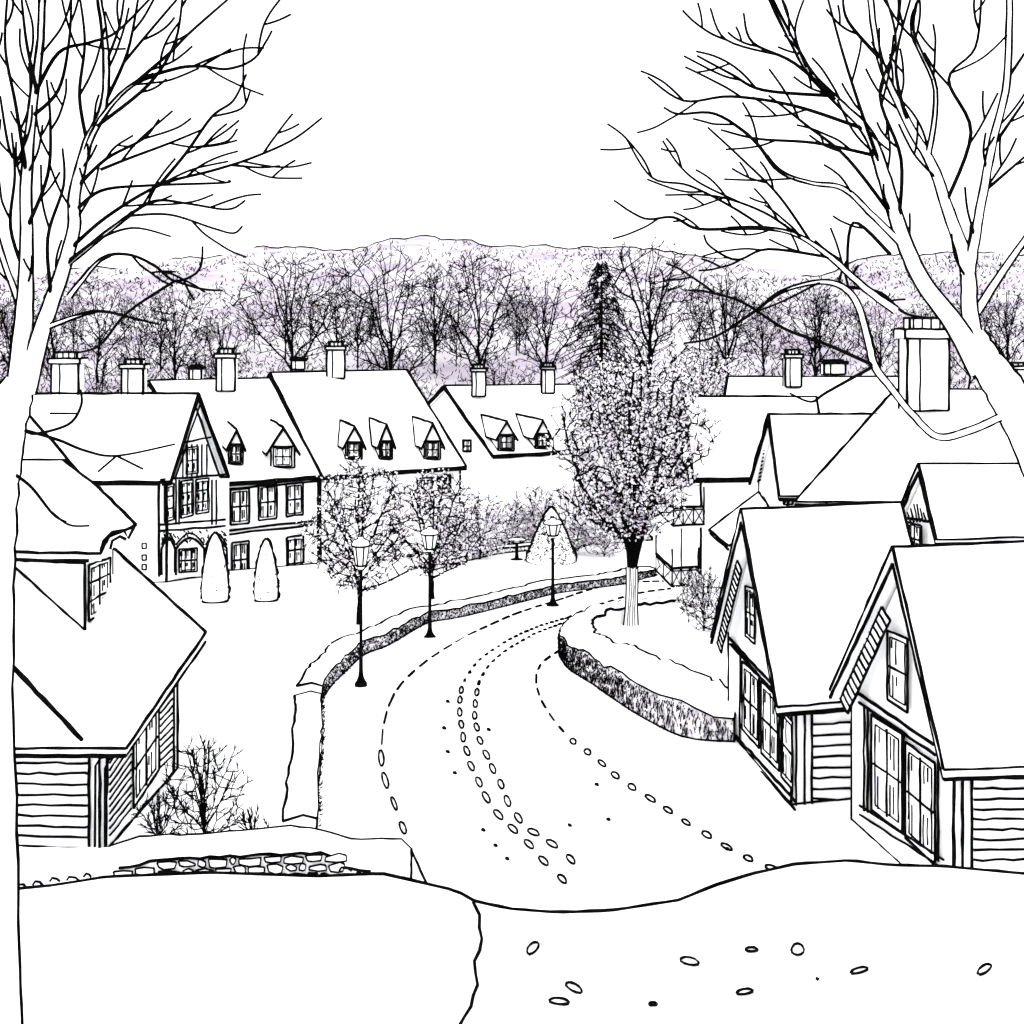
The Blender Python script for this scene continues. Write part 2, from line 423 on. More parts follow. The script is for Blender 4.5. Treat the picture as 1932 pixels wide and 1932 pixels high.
def make_tree(name,label,cat,seed,n=450,th=.28,rx=.33,rz=.38,cz=.62,rmin=.0028,strokes=3,slen=.05,frost=0,fsize=.012,group=None,expo=.42,seg=.06,midp=.45,rtr=None,up=.25,spread=.5,white=0,rlimb=0,**kw):
    arr,par,leaf,ch,rng,nsk=crown_nodes(seed,n,th,rx,rz,cz,seg=seg,**kw)
    T=B();C=B()
    rad=[rmin*max(1,l)**expo for l in leaf]
    if rlimb: rad=[max(r,rlimb) if i<nsk else r for i,r in enumerate(rad)]
    if rtr: rad=[min(r,rtr) for r in rad]
    rad[0]*=1.3
    for i in range(1,len(arr)):
        p=par[i]; r0,r1=rad[p],rad[i]
        big=r1>rmin*3.2 or i<4
        if white and (r1>white or i<4):
            ra=min(r0,r1*1.25); lw=.0034
            T.tube([arr[p],arr[i]],[ra-lw*.6,r1-lw*.6],4,10,False)
            a=Vector(arr[p]);c=Vector(arr[i]);d=(c-a).normalized();s=d.cross(Vector((0,1,0))).normalized();f=Vector((0,-1,0))
            for g in (-1,1): T.tube([a+s*ra*g,c+s*r1*g],lw,1,5,False)
            for g in (-.5,-.1,.25,.6):
                T.tube([a+s*ra*g+f*ra*.88,c+s*r1*(g+rng.uniform(-.15,.15))+f*r1*.88],lw*.6,1,4,False)
        else:
            (T if big else C).tube([arr[p],arr[i]],[min(r0,r1*1.6),r1],1,3 if not big else 6,False)
        if ch[i]==0 or rng.random()<midp:
            o=Vector(arr[i]); bd=Vector(arr[i]-arr[p])
            if bd.length>1e-6: bd.normalize()
            for k in range(strokes):
                d=Vector(rng.normal(size=3)); d.normalize()
                d=(bd+d*spread*1.6+Vector((0,0,up))).normalized()
                e=o+d*slen*rng.uniform(.5,1.2)
                C.tube([o,e],[rmin*.9,rmin*.55],1,3,False)
        if frost and not big:
            for k in range(frost):
                o=Vector(arr[i])+Vector(rng.normal(size=3))*slen*.6+Vector((0,fsize*1.5,0))
                a=Vector(rng.normal(size=3)).normalized()*fsize; c=a.cross(Vector(rng.normal(size=3))).normalized()*fsize
                C.poly([o+a,o+c,o-a,o-c],3)
    th_=thing(name,(0,0,0),label,cat,group)
    part(th_,"trunk",T); part(th_,"crown",C)
    return th_
far=[]
G="bare trees on the wooded slope"
for i,(rx,rz,cz,t,eg,nl,a0,a1) in enumerate(((.32,.37,.63,.18,.25,9,.2,.65),(.23,.40,.60,.15,.1,10,.12,.45),(.35,.35,.65,.20,.2,9,.3,.8),(.28,.39,.61,.14,.3,10,.15,.6))):
    far.append(make_tree("bare_tree","leafless dark tree with fine twigs on snowy slope","tree",11+i,240,t,rx,rz,cz,.0024,3,.042,group=G,expo=.34,asc=1.2,egg=eg,midp=.30,nl=nl,amin=a0,amax=a1,zspan=.42,rtr=.010,spread=.45))
def make_spruce():
    T=B();C=B();rng=random.Random(3)
    T.tube([(0,0,0),(0,0,1)],[.014,.004],1,5)
    for k in range(34):
        z=.10+.88*k/34; R=.36*(1-z)**.85+.014
        for j in range(9):
            a=rng.random()*6.283; r=R*rng.uniform(.6,1.12); e=Vector((math.cos(a)*r,math.sin(a)*r,z-.36*r)); o=Vector((0,0,z))
            C.tube([o,o.lerp(e,.6)+Vector((0,0,.012)),e],[.0036,.0032,.0022],1,3,False)
            for q in range(3):
                m=o.lerp(e,rng.uniform(.4,1)); C.tube([m,m+Vector((rng.uniform(-.03,.03),rng.uniform(-.03,.03),-.032))],.0024,1,3,False)
            if j<5: 
                m=o.lerp(e,rng.uniform(.3,.95))+Vector((0,.01,.012)); C.poly([m+Vector((-.02,0,0)),m+Vector((0,-.01,.012)),m+Vector((.02,0,0)),m+Vector((0,.01,-.015))],3)
    t=thing("spruce_tree",(0,0,0),"tall dark spruce among bare trees","tree"); part(t,"trunk",T); part(t,"crown",C); return t
spruce=make_spruce()
def place(src,u,D,vtop,rot=0,wf=1.0,orig=False):
    x=(u-966)/W*D; b=Vector((x*S,D*S,(HC-hdrop(x,D)-.2)*S))
    H=P(u,vtop,D).z-b.z
    if orig: src.location=b; src.scale=(H*wf,H*wf,H); src.rotation_euler=(0,0,rot); return src
    return copy_thing(src,b,(H*wf,H*wf,H),rot)
rng=random.Random(8)
big=[(20,140,540),(100,135,560),(185,145,520),(265,130,600),(330,135,540),(420,128,585),(550,132,475),(635,145,540),(735,126,455),(820,150,500),(905,130,470),(1030,135,520),(1225,128,445),(1370,135,500),(1440,145,560),(1540,132,540),(1660,140,560),(1740,140,560),(1830,135,560),(1900,145,540)]
cnt=0
for u,D,vt in big:
    place(far[cnt%4],u,D,vt,rng.random()*6.28,rng.uniform(1.0,1.2)); cnt+=1
for i in range(22):
    u=-60+i*95+rng.uniform(-30,30); D=rng.uniform(150,185)
    if 1060<u<1210: continue
    place(far[rng.randrange(4)],u,D,rng.uniform(530,600),rng.random()*6.28,rng.uniform(.9,1.2))
for i in range(10):
    u=-40+i*200+rng.uniform(-40,40); D=rng.uniform(114,126)
    if 1040<u<1230: continue
    place(far[rng.randrange(4)],u,D,rng.uniform(640,685),rng.random()*6.28,rng.uniform(1.0,1.3))
place(spruce,1135,118,478,.4,1.0,orig=True)
for s,u in zip(far,(480,700,980,1320)): place(s,u,165,rng.uniform(530,570),1.0,1.1,orig=True)

# ---------- mid-ground trees
def mid(name,label,seed,u,vb,vt,cat="tree",D=None,**k):
    b=ghit(u,vb) if D is None else P(u,vb,D)
    H=P(u,vt,b.y/S).z-b.z; t=make_tree(name,label,cat,seed,**k); t.location=b; t.scale=(H,H,H); return t
def o_(*q): 
    r=random.Random(int(q[1][0]*1000)); y=r.uniform(-.75,.1)
    return [((u-1190)/525,(y*abs(1180-v-130)/525*.3),(1180-v)/525) for u,v in q]
oak_l=[o_((1190,1065),(1178,1010),(1150,985),(1115,945),(1090,900),(1068,830),(1058,770)),o_((1188,1060),(1180,980),(1160,920),(1135,850),(1112,780),(1100,720)),
 o_((1190,1055),(1192,980),(1185,900),(1165,820),(1155,730),(1160,690)),o_((1192,1055),(1200,980),(1210,900),(1205,810),(1210,720),(1205,680)),
 o_((1194,1060),(1212,990),(1228,920),(1245,840),(1258,760),(1262,710)),o_((1190,1000),(1195,930),(1190,850),(1180,760),(1185,690)),
 o_((1212,990),(1232,950),(1256,900),(1285,850),(1305,790)),o_((1160,920),(1130,900),(1095,860),(1070,800)),o_((1150,985),(1120,985),(1088,955),(1062,930)),
 o_((1210,900),(1225,850),(1235,780),(1235,720)),o_((1165,820),(1140,780),(1130,720)),o_((1256,900),(1282,890),(1310,850))]
mid("oak_tree","large frosted oak with lined trunk and many forked limbs",41,1190,1180,665,n=1350,th=.215,rx=.275,rz=.34,cz=.645,rmin=.0020,strokes=3,slen=.026,frost=5,fsize=.0055,seg=.04,expo=.38,asc=1.0,egg=.28,rtr=.026,limbs=oak_l,lowcut=1.4,up=.1,white=.021,rlimb=.0052)
mid("street_tree","small round frosted tree beside the street lamp",42,678,1178,862,n=600,th=.2,rx=.31,rz=.40,cz=.58,rmin=.0029,strokes=4,slen=.042,frost=4,fsize=.0075,expo=.33,asc=.8,rtr=.016,nl=12,amin=.3,amax=1.15,zspan=.25,up=0,spread=.4,rlimb=.0075)
mid("street_tree","small spreading frosted tree beside the hedge",43,815,1130,880,n=480,th=.16,rx=.40,rz=.40,cz=.57,rmin=.0036,strokes=4,slen=.045,frost=4,fsize=.009,expo=.33,asc=.8,rtr=.018,nl=12,amin=.3,amax=1.2,zspan=.25,up=0,spread=.4,rlimb=.009)
mid("round_tree","frosted dense round tree behind the oak",44,1325,1000,655,D=72,n=700,th=.2,rx=.30,rz=.42,cz=.57,rmin=.0024,strokes=3,slen=.03,frost=6,fsize=.007,expo=.33,up=0)
mid("round_tree","frosted dense round tree behind the oak",45,1160,1000,680,D=74,n=600,th=.2,rx=.30,rz=.42,cz=.57,rmin=.0024,strokes=3,slen=.03,frost=6,fsize=.007,expo=.33,up=0)
for i,(u,vb,vt,rx) in enumerate(((905,1055,925,.6),(965,1035,940,.6),(1010,1030,905,.5),(1085,1045,900,.5),(860,1050,950,.6),(1140,1050,960,.6))):
    mid("garden_shrub","frosted leafless shrub behind the road hedge",50+i,u,vb,vt,"shrub",n=130,th=.06,rx=rx*.9,rz=.46,cz=.48,rmin=.0066,strokes=3,slen=.09,frost=6,fsize=.017,expo=.22,nl=9,amin=.2,amax=1.2,zspan=.15,up=0,group="frosted shrubs by the road")
bk=dict(leader=True,asc=.8,up=.35,spread=.35,midp=.6)
mid("bare_bush","leafless twiggy bush beside cottage wall",61,385,1590,1378,"shrub",D=17.4,n=150,th=.03,rx=.38,rz=.47,cz=.46,rmin=.0055,strokes=3,slen=.09,expo=.14,nl=14,amin=.1,amax=1.1,zspan=.25,**bk)
mid("bare_bush","small leafless bush above the stone wall",62,300,1590,1490,"shrub",D=17.2,n=60,th=.03,rx=.5,rz=.46,cz=.46,rmin=.010,strokes=3,slen=.13,expo=.1,nl=10,amin=.1,amax=1.2,zspan=.1,**bk)
mid("bare_bush","small leafless bush above the stone wall",63,475,1590,1520,"shrub",D=17.2,n=12,th=.03,rx=.5,rz=.48,cz=.46,rmin=.018,strokes=2,slen=.22,expo=.1,nl=5,amin=.1,amax=.8,zspan=.05,**bk)
mid("bare_bush","dense twiggy bush beside timbered house",64,1328,1190,1062,"shrub",n=240,th=.04,rx=.38,rz=.46,cz=.46,rmin=.0065,strokes=3,slen=.08,frost=5,fsize=.012,expo=.2,nl=12,amin=.1,amax=1.2,zspan=.2,**bk)

# ---------- clipped cone shrubs
def cone_shrub(u,vb,vt,w,label,name="cone_shrub",rough=0,wide=False):
    b=B(); g=ghit(u,vb); D=g.y/S; H=P(u,vt,D).z-g.z; R=w/W*g.y/2; r=random.Random(int(u))
    if wide: prof=[(R*.8,-.1),(R*1.02,H*.04),(R*.98,H*.14),(R*.8,H*.3),(R*.66,H*.48),(R*.45,H*.68),(R*.24,H*.86),(R*.08,H*.96),(.01,H)]
    else: prof=[(R*.55,-.1),(R*.95,H*.05),(R,H*.18),(R*.9,H*.4),(R*.72,H*.62),(R*.45,H*.84),(R*.2,H*.95),(.01,H)]
    b.lathe(g,prof,0,18)
    for s in (-1,1):
        pts=[]
        for k in range(25):
            z=-.05+(H+.05)*k/24; q=table([(a[1],a[0]) for a in prof],z); pts.append(g+Vector((s*(q+r.uniform(-.04,.10)*(1 if k<24 else 0)),-.05,z)))
        b.curve(pts,3.0)
    b.curve([g+Vector((math.sin(t)*R*.95,-math.cos(t)*R*.95,H*.03)) for t in [i*.3-1.5 for i in range(11)]],2.6)
    for k in range(rough):
        t=-math.pi*r.random() if wide else r.random()*6.28; z=r.uniform(.03,.85 if wide else .9)
        q=table([(a[1],a[0]) for a in prof],z*H)+.03
        p=g+Vector((math.cos(t)*q,math.sin(t)*q,z*H)); b.tube([p,p+Vector((r.uniform(-.25,.25),-.03,r.uniform(-.22,.05)))],1.2/W*p.y,1,3)
    solid(name,b,g,label=label,cat="shrub")
cone_shrub(407,1136,1003,50,"tall clipped cone shrub covered in snow",rough=24)
cone_shrub(503,1134,1015,44,"tall clipped cone shrub covered in snow",rough=24)
cone_shrub(1040,1060,955,92,"snow covered conifer with twiggy texture behind street lamp","snowy_conifer",rough=330,wide=True)

# ---------- street lamps
def lamp(u,vb,vt,k):
    g=ghit(u,vb); D=g.y/S; H=P(u,vt,D).z-g.z
    t=thing("street_lamp",g,"black post street lamp with glazed lantern beside hedge","street lamp","street lamps along the road")
    r=3.3/W*g.y
    b=B(); b.lathe(g,[(r*3.6,-.05),(r*3.6,.06*H*.3),(r*2.6,H*.035),(r*1.7,H*.06),(r*1.2,H*.10)],1,14); part(t,"base",b)
    b=B(); b.lathe(g,[(r*1.25,H*.09),(r*.95,H*.3),(r*.9,H*.79)],1,10); part(t,"post",b)
    b=B(); w=r*4.6
    b.lathe(g,[(r*1.2,H*.785),(w*.62,H*.81),(w*1.0,H*.93),(w*1.05,H*.945)],2,6)
    for j in range(6):
        a=j*math.pi/3; c=Vector((math.cos(a),math.sin(a),0))
        b.tube([g+c*w*.62+Vector((0,0,H*.81)),g+c*w+Vector((0,0,H*.94))],r*.6,1,4)
        c2=Vector((math.cos(a+math.pi/3),math.sin(a+math.pi/3),0))
        b.tube([g+c*w+Vector((0,0,H*.94)),g+c2*w+Vector((0,0,H*.94))],r*.6,1,4)
        b.tube([g+c*w*.62+Vector((0,0,H*.81)),g+c2*w*.62+Vector((0,0,H*.81))],r*.7,1,4)
    b.lathe(g,[(w*1.15,H*.945),(w*.9,H*.975),(w*.35,H*.985),(w*.3,H*1.0)],0,12)
    b.lathe(g,[(w*1.2,H*.938),(w*1.2,H*.95)],1,12)
    for s in (-1,1): b.tube([g+Vector((s*w*1.15,0,H*.948)),g+Vector((s*w*.9,0,H*.976)),g+Vector((s*w*.36,0,H*.988)),g+Vector((s*w*.3,0,H))],r*.55,1,4)
    b.tube([g+Vector((-w*.4,0,H*1.0)),g+Vector((w*.4,0,H*1.0))],r*.7,1,4)
    part(t,"lantern",b)
for q in ((681,1294,1013),(811,1205,995),(1043,1144,978),(975,1056,1015)): lamp(*q,0)

# ---------- hedges
def hedge(name,label,path,hpx,wd,side,strokes,px=1.5,sl=.22,sd=1,wt=None,fmat=6,vert=False):
    rng=random.Random(sd); n0=[ghit(*q) for q in path]
    pts=[]
    for a,c in zip(n0,n0[1:]):
        m=max(1,int((c-a).length/.55))
        for i in range(m): 
            p=a.lerp(c,i/m); p.z=gz(p.x,p.y); pts.append(p)
    pts.append(n0[-1])
    for _ in range(4):
        pts=[pts[0]]+[(pts[i-1]+pts[i]*2+pts[i+1])/4 for i in range(1,len(pts)-1)]+[pts[-1]]
    N=len(pts)
    b=B(); A=[];T=[];M=[];K=[];KB=[]
    nrm=[]
    for i,p in enumerate(pts):
        d=(pts[min(i+3,N-1)]-pts[max(i-3,0)]); d.z=0; d.normalize(); nrm.append(Vector((d.y,-d.x,0))*side)
    wob=0
    for i,p in enumerate(pts):
        nn=nrm[i]; f=i/(N-1); wob=.6*wob+rng.uniform(-.07,.07)
        h=hpx*(1+.06*math.sin(i*.9)+rng.uniform(-.07,.07)); ww=(wd if not wt else table(wt,f))*(1+wob)
        e=min(1,.7+.1*min(i,N-1-i))
        A.append(p+Vector((0,0,-.1))); T.append(p+nn*rng.uniform(-.05,.03)+Vector((0,0,h*e))); M.append(p+nn*ww*.4+Vector((0,0,(h+.16)*e))); K.append(p+nn*ww+Vector((0,0,h*e*1.0))); KB.append(p+nn*ww+Vector((0,0,-.3)))
    for i in range(N-1):
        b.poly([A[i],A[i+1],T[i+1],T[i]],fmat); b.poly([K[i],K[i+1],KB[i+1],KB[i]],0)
        b.poly([T[i],T[i+1],M[i+1],M[i]],0); b.poly([M[i],M[i+1],K[i+1],K[i]],0)
        L=(A[i+1]-A[i]).length
        for k in range(int(strokes*L+rng.random())):
            s=rng.random();t=rng.random()*.93+.03; p=A[i].lerp(A[i+1],s).lerp(T[i].lerp(T[i+1],s),t); 
            outn=-nrm[i]*.05
            hz=.25 if vert else .6
            q=p+outn+Vector((rng.uniform(-hz,hz)*sl,rng.uniform(-.2,.2)*sl,rng.uniform(.1,1)*sl*min(1,(1-t)*3+.1)))
            b.tube([p+outn,q],px/W*p.y,1,3,False)
    b.poly([A[0],T[0],M[0],K[0],KB[0]],0); b.poly([A[-1],T[-1],M[-1],K[-1],KB[-1]],0)
    b.curve([a+Vector((0,0,.12)) for a in A],2.3); b.curve(T,1.8); b.curve(K,2.8)
    for e in (0,-1): b.curve([A[e],T[e],M[e],K[e]],2.6)
    solid(name,b,pts[0],label=label,cat="hedge")
hedge("road_hedge","long clipped hedge with snow on top beside road",[(607,1318),(640,1278),(690,1232),(722,1224),(770,1195),(810,1173),(860,1168),(960,1143),(1050,1120),(1180,1103),(1240,1085)],.62,1.3,-1,40,px=1.0,sl=.15,sd=2,wt=[(0,.85),(.2,1.25),(.5,1.3),(1,1.6)])
hedge("garden_hedge","snow covered garden hedge with rough edges",[(597,1562),(600,1480),(607,1400),(606,1322)],.34,.85,-1,12,px=1.3,sl=.16,sd=3,fmat=0)
hedge("corner_hedge","clipped corner hedge with snow top and twiggy side",[(1300,1158),(1200,1164),(1120,1180),(1075,1205),(1054,1235),(1070,1262),(1130,1300),(1200,1348),(1300,1402),(1385,1400)],1.05,2.4,-1,95,px=1.1,sl=.21,sd=4,wt=[(0,.8),(.45,1.3),(.7,2.2),(1,2.4)],vert=True)
hedge("far_hedge","low clipped hedge with snow top along far road side",[(800,1082),(860,1064),(940,1045),(1100,1030),(1230,1020)],.5,.9,-1,9,px=1.0,sd=6,fmat=0)
hedge("garden_wall","low snow capped garden wall behind the road",[(860,1042),(960,1024),(1080,1010),(1240,1000)],.5,.6,-1,2,px=1.0,sd=7,fmat=0)

# ---------- stone wall
def stone_wall():
    rng=random.Random(9); b=B()
    topb=[(-60,1600),(20,1598),(200,1600),(270,1578),(400,1574),(540,1559),(610,1566),(660,1585),(700,1583),(760,1584),(776,1602)]
    topf=[(-60,1668),(20,1664),(120,1650),(215,1640),(300,1622),(500,1612),(620,1608),(640,1634),(700,1645),(776,1650)]
    us=list(range(-60,777,19)); Bk=[];F=[];G=[]
    for u in us:
        Bk.append(P(u,table(topb,u)+rng.uniform(-1.5,1.5),16.3)); f=P(u,table(topf,u)+rng.uniform(-2,2),14.95); F.append(f); G.append(Vector((f.x,f.y,gz(f.x,f.y)-.3)))
    for i in range(len(us)-1):
        b.poly([F[i],F[i+1],Bk[i+1],Bk[i]],0); b.poly([G[i],G[i+1],F[i+1],F[i]],0)
    b.poly([F[-1],G[-1],G[-1]+Vector((0,1.9,0)),Bk[-1]],0)
    b.curve([p for p,u in zip(Bk,us) if u>195],2.8); b.line([F[-1],Bk[-1]],2.6); b.line([F[-1],G[-1]],2.6); b.line([Bk[-1],F[-1]+Vector((.5,-.2,-.5))],2.4)
    b.curve([p+Vector((0,-.02,0)) for p,u in zip(F,us) if 215<=u<=700],2.8)
    pl=Pl(P(0,1600,14.93),P(0,1700,14.93),P(500,1600,14.93))
    # irregular flat stones, two courses
    for r in range(3):
        x=212+r*6
        while x<628:
            w=rng.uniform(16,46); hh=rng.uniform(12,18)
            top=table(topf,x)+3+r*17
            q=[(x+rng.uniform(0,4),top+rng.uniform(0,6)),(x+w*rng.uniform(.4,.7),top+rng.uniform(-2,3)),(x+w-2,top+rng.uniform(0,7)),(x+w-rng.uniform(0,6),top+hh-2),(x+w*rng.uniform(.3,.6),top+hh),(x+rng.uniform(1,6),top+hh-rng.uniform(1,5))]
            b.poly([pl.hit(a,c,.03) for a,c in q],2); b.line([pl.hit(a,c,.04) for a,c in q],1.6,closed=True)
            x+=w+1
    for u in list(range(30,180,32))+list(range(640,770,30)):
        v=table(topf,u)+rng.uniform(2,8); k=rng.uniform(10,24); b.curve([pl.hit(u,v+6,.04),pl.hit(u+4,v,.04),pl.hit(u+k*.7,v+rng.uniform(-1,3),.04),pl.hit(u+k,v+7,.04)],2.2)
    p=P(300,1650,15); solid("stone_wall",b,(p.x,p.y,gz(p.x,p.y)),label="low dry stone wall capped with thick snow",cat="wall")
stone_wall()

# ---------- cottage on the near slope
def cottage():
    D0=16.7; c=P(100,1600,18.5); g=gz(c.x,c.y)-.3
    th=thing("wooden_cottage",(c.x,c.y,g),"clapboard cottage with snowy roof, dormer and drainpipe","house")
    e1=P(-300,1412,D0); e2=P(238,1412,D0)
    r1=P(388,1193,20)
    rp=Pl(e1,e2,r1)
    hip=rp.hit(215,1035); hl=rp.hit(-300,1035)
    R=B(); t=(0,0,-.16)
    R.slab([e1,e2,r1,hip,hl],t,0)
    back=Vector((r1.x-1.2,r1.y+4.2,r1.z-2.6)); bl=Vector((hl.x,hip.y+5,hip.z-3)); b2=Vector((hip.x-1,hip.y+5,hip.z-3))
    R.slab([r1,hip,b2,back],t,0); R.slab([hip,hl,bl,b2],t,0)
    R.line([r1,hip],3.2); R.line([e2,r1],3.2); dz=Vector((0,0,-.16)); R.line([e2+dz,r1+dz*1.6],2.8)
    R.line([e1,e2],2.8); R.line([e1+dz,e2+dz],4.6)
    R.line([rp.hit(-40,1190,.03),rp.hit(16,1250,.03),rp.hit(155,1396,.03)],3.8)
    part(th,"roof",R)
    fw=VP(-300,17.0,200,17.0); sw=VP(202,17.0,335,21.4)
    w=B()
    def dn(p): return Vector((p.x,p.y,g))
    a=fw.hit(-300,1414); c2=fw.hit(202,1414); d=sw.hit(335,1272); d0=sw.hit(300,1330)
    w.poly([dn(a),dn(c2),c2,a],2); w.poly([dn(c2),dn(d),d,d0,c2],2)
    bk=Vector((a.x,d.y,a.z)); w.poly([dn(d),dn(bk),bk,d],2)
    siding(w,fw,-20,166,1420,1596,1420,1600,9,2.2,random.Random(1))
    w.line([fw.hit(-40,1594,.03),fw.hit(166,1602,.03)],2.6)
    for u in (168,188): w.line([fw.hit(u,1418,.05),fw.hit(u,1602,.05)],2.6)
    w.line([c2,fw.hit(200,1604)],2.8); w.line([sw.hit(335,1272,.03),sw.hit(335,1448,.03)],3); w.line([sw.hit(202,1602,.03),sw.hit(335,1450,.03)],2.6)
    w.line([sw.hit(328,1285,.03),sw.hit(328,1455,.03)],2.2)
    for i in range(11):
        t0=i/11; w.line([sw.hit(207,1440+150*t0,.03),sw.hit(248,1378+162*t0,.03)],1.7)
        w.line([sw.hit(303,1320+140*t0,.03),sw.hit(326,1290+150*t0,.03)],1.6)
    w.line([fw.hit(-40,1408,.1),fw.hit(232,1410,.1)],4)
    part(th,"wall",w)
    window(th,sw,(252,1385,1525,300,1318,1452),2,2,2.8)
    b=B(); b.curve([fw.hit(215,1425,.2),fw.hit(190,1430,.2),fw.hit(180,1445,.2),fw.hit(179,1598,.2)],2.4); b.curve([fw.hit(232,1420,.2),fw.hit(206,1432,.2),fw.hit(198,1450,.2),fw.hit(198,1598,.2)],2.4); part(th,"drainpipe",b)
    m=B()
    k0=rp.hit(160,1188,.02);k1=rp.hit(16,1058,.02); top=P(160,1062,k0.y/S); kt=P(16,1056,k1.y/S)
    k2=P(212,1148,22.2); k2t=P(212,1036,22.2)
    m.poly([k0,top,kt,k1],2); m.poly([k0,k2,k2t,top],2); m.line([k1,k0,top,kt],2.8); m.line([k0,k2,k2t],2.6)
    q=[P(-80,1040,21),P(190,1044,19.6),P(206,1012,20.6),P(236,1000,21.4),P(256,990,22),P(225,958,23),P(180,915,24.6),P(120,868,26.5),P(-80,868,28)]
    m.slab(q,(0,0,-.2),0); m.line(q,3.2,closed=True); m.line([P(-80,1054,20.9),P(166,1058,19.5)],3.4)
    m.curve([P(190,1040,19.5),P(196,1020,19.5),P(212,1004,19.5),P(234,1000,19.5),P(242,1016,19.5),P(254,992,19.6)],3.2)
    m.curve([P(208,1036,19.5),P(212,1020,19.5),P(226,1012,19.5),P(238,1018,19.5)],2.8)
    dm=part(th,"dormer",m)
    window(th,Pl(k0,k2,top),(168,1066,1172,208,1052,1142),2,3,2.6,parent=dm)
cottage()

# ---------- left middle houses
h=house("timbered_house","gabled timbered house with arched porch and chimneys",(322,908,57),(165,908,57),(375,742,60),(20,735,60),il=.03,ir=.02,iw=.06,BL=(432,900,62.5),BR=(60,860,68))
h["w"].line([h["wEL"],h["wEL"]-Vector((0,0,8))],2.5)
gp=h["gab"]=VP(300,57,432,62)
bay=B()
pl=gp
bay.poly([pl.hit(300,915,.3),pl.hit(300,1090,.3),pl.hit(432,1085,.3),pl.hit(432,905,.3),pl.hit(405,890,.3),pl.hit(375,765,.3),pl.hit(328,905,.3)],2)
bay.line([pl.hit(300,912,.34),pl.hit(300,1088,.34)],2.6); bay.line([pl.hit(378,762,.34),pl.hit(330,905,.34)],2.0); bay.line([pl.hit(370,770,.34),pl.hit(415,900,.34),pl.hit(432,900,.34)],2.2)
for v0 in (835,905,990,1002): bay.line([pl.hit(max(300,345-(v0-835)*.6),v0,.34),pl.hit(min(425,398+(v0-835)*.4),v0-10,.34)],2.2)
for u in (345,353,362,372,381,390): bay.line([pl.hit(u,838,.34),pl.hit(u,900,.34)],1.7)
for u in (332,338,400,408): bay.line([pl.hit(u,905,.34),pl.hit(u,990,.34)],1.9)
for u0,u1 in ((305,330),(332,385),(388,428)):
    arc=[pl.hit(lerp(u0,u1,k/10),1035-20*math.sin(math.pi*k/10),.34) for k in range(11)]
    bay.curve(arc,2.4); bay.curve([pl.hit(lerp(u0,u1,k/10),1028-22*math.sin(math.pi*k/10),.34) for k in range(11)],1.8)
    bay.line([pl.hit(u0,1034,.34),pl.hit(u0,1085,.34)],2.2); bay.line([pl.hit(u1,1034,.34),pl.hit(u1,1080,.34)],2.2)
rr=random.Random(6)
for k in range(60):
    u=rr.uniform(306,425);v=rr.uniform(1000,1020); bay.line([pl.hit(u,v,.34),pl.hit(u+rr.uniform(-5,5),v+rr.uniform(2,7),.34)],1.3)
part(h["th"],"gabled_bay",bay)
pl2=Pl(gp.p+gp.n*.32,gp.p+gp.n*.32+Vector((0,0,1)),gp.hit(400,900,.32))
window(h["th"],pl2,(311,915,985,328,912,980),1,3,2.2); window(h["th"],pl2,(342,908,978,364,905,972),2,3,2.1); window(h["th"],pl2,(370,905,970,394,902,966),2,3,2.1)
window(h["th"],pl2,(352,845,895,374,842,892),2,2,1.9)
window(h["th"],pl2,(338,1036,1080,372,1034,1078),3,2,2.1,name="door")
chimney(h["th"],h["roof"],97,148,665,760,60); chimney(h["th"],h["roof"],230,270,678,757,60)
fr=h["front"]
for uu,vv in ((272,1030),(272,1052),(272,1070)): h["w"].line([fr.hit(uu-4,vv-5,.05),fr.hit(uu+4,vv-5,.05),fr.hit(uu+4,vv+5,.05),fr.hit(uu-4,vv+5,.05)],1.5,closed=True)
finish(h)
h=house("dormer_house","two storey plastered house with dormers and snowy roof",(400,913,61.5),(607,898,65),(280,718,71),(510,702,74),il=.03,ir=.01,iw=.04)
fp=h["front"]
for q in ((435,924,990,470,921,987),(488,916,982,522,913,978),(540,913,975,572,910,971),(438,1024,1092,470,1020,1088)): window(h["th"],fp,q,2,2,2.5)
window(h["th"],fp,(541,1014,1090,572,1010,1086),2,3,2.5,name="door")
for a,c,px in (((412,1010),(590,990),2.6),((412,1003),(590,983),2.6),((405,925),(598,908),2.4)): h["w"].line([fp.hit(*a,.04),fp.hit(*c,.04)],px)
window(h["th"],fp,(409,928,985,420,926,984),1,3,2.2)
dormer(h,432,458,838,876,446,812); dormer(h,511,556,842,882,534,808)
chimney(h["th"],h["roof"],408,443,658,738,71); chimney(h["th"],h["roof"],357,380,690,716,78)
finish(h)
h=house("large_dormer_house","large snowy roofed house with three dormers",(607,900,66),(880,880,70),(510,703,76),(768,684,80),il=.01,ir=.02,iw=.05)
fp=h["front"]
window(h["th"],fp,(788,903,960,815,901,960),2,2,2.4); window(h["th"],fp,(826,898,930,850,896,928),2,2,2.4)
for a,b_,c,d,e,f in ((652,683,834,866,668,806),(716,740,832,866,728,802),(800,831,832,866,815,800)): dormer(h,a,b_,c,d,e,f)
chimney(h["th"],h["roof"],617,650,645,714,77); chimney(h["th"],h["roof"],550,575,675,697,86)
finish(h)
h=house("white_roofed_house","snowy roofed house with two dormers and two chimneys",(930,860,84),(1110,848,86),(838,728,95),(1085,722,97),il=.03,ir=.05,iw=.06,corner=False)
dormer(h,940,970,820,850,955,796,over=.4); dormer(h,1010,1036,818,846,1023,794,over=.4)
window(h["th"],h["gab"],(873,830,852,889,830,852),2,2,2.0)
chimney(h["th"],h["roof"],890,916,688,748,93); chimney(h["th"],h["roof"],1022,1046,685,742,93)
finish(h)

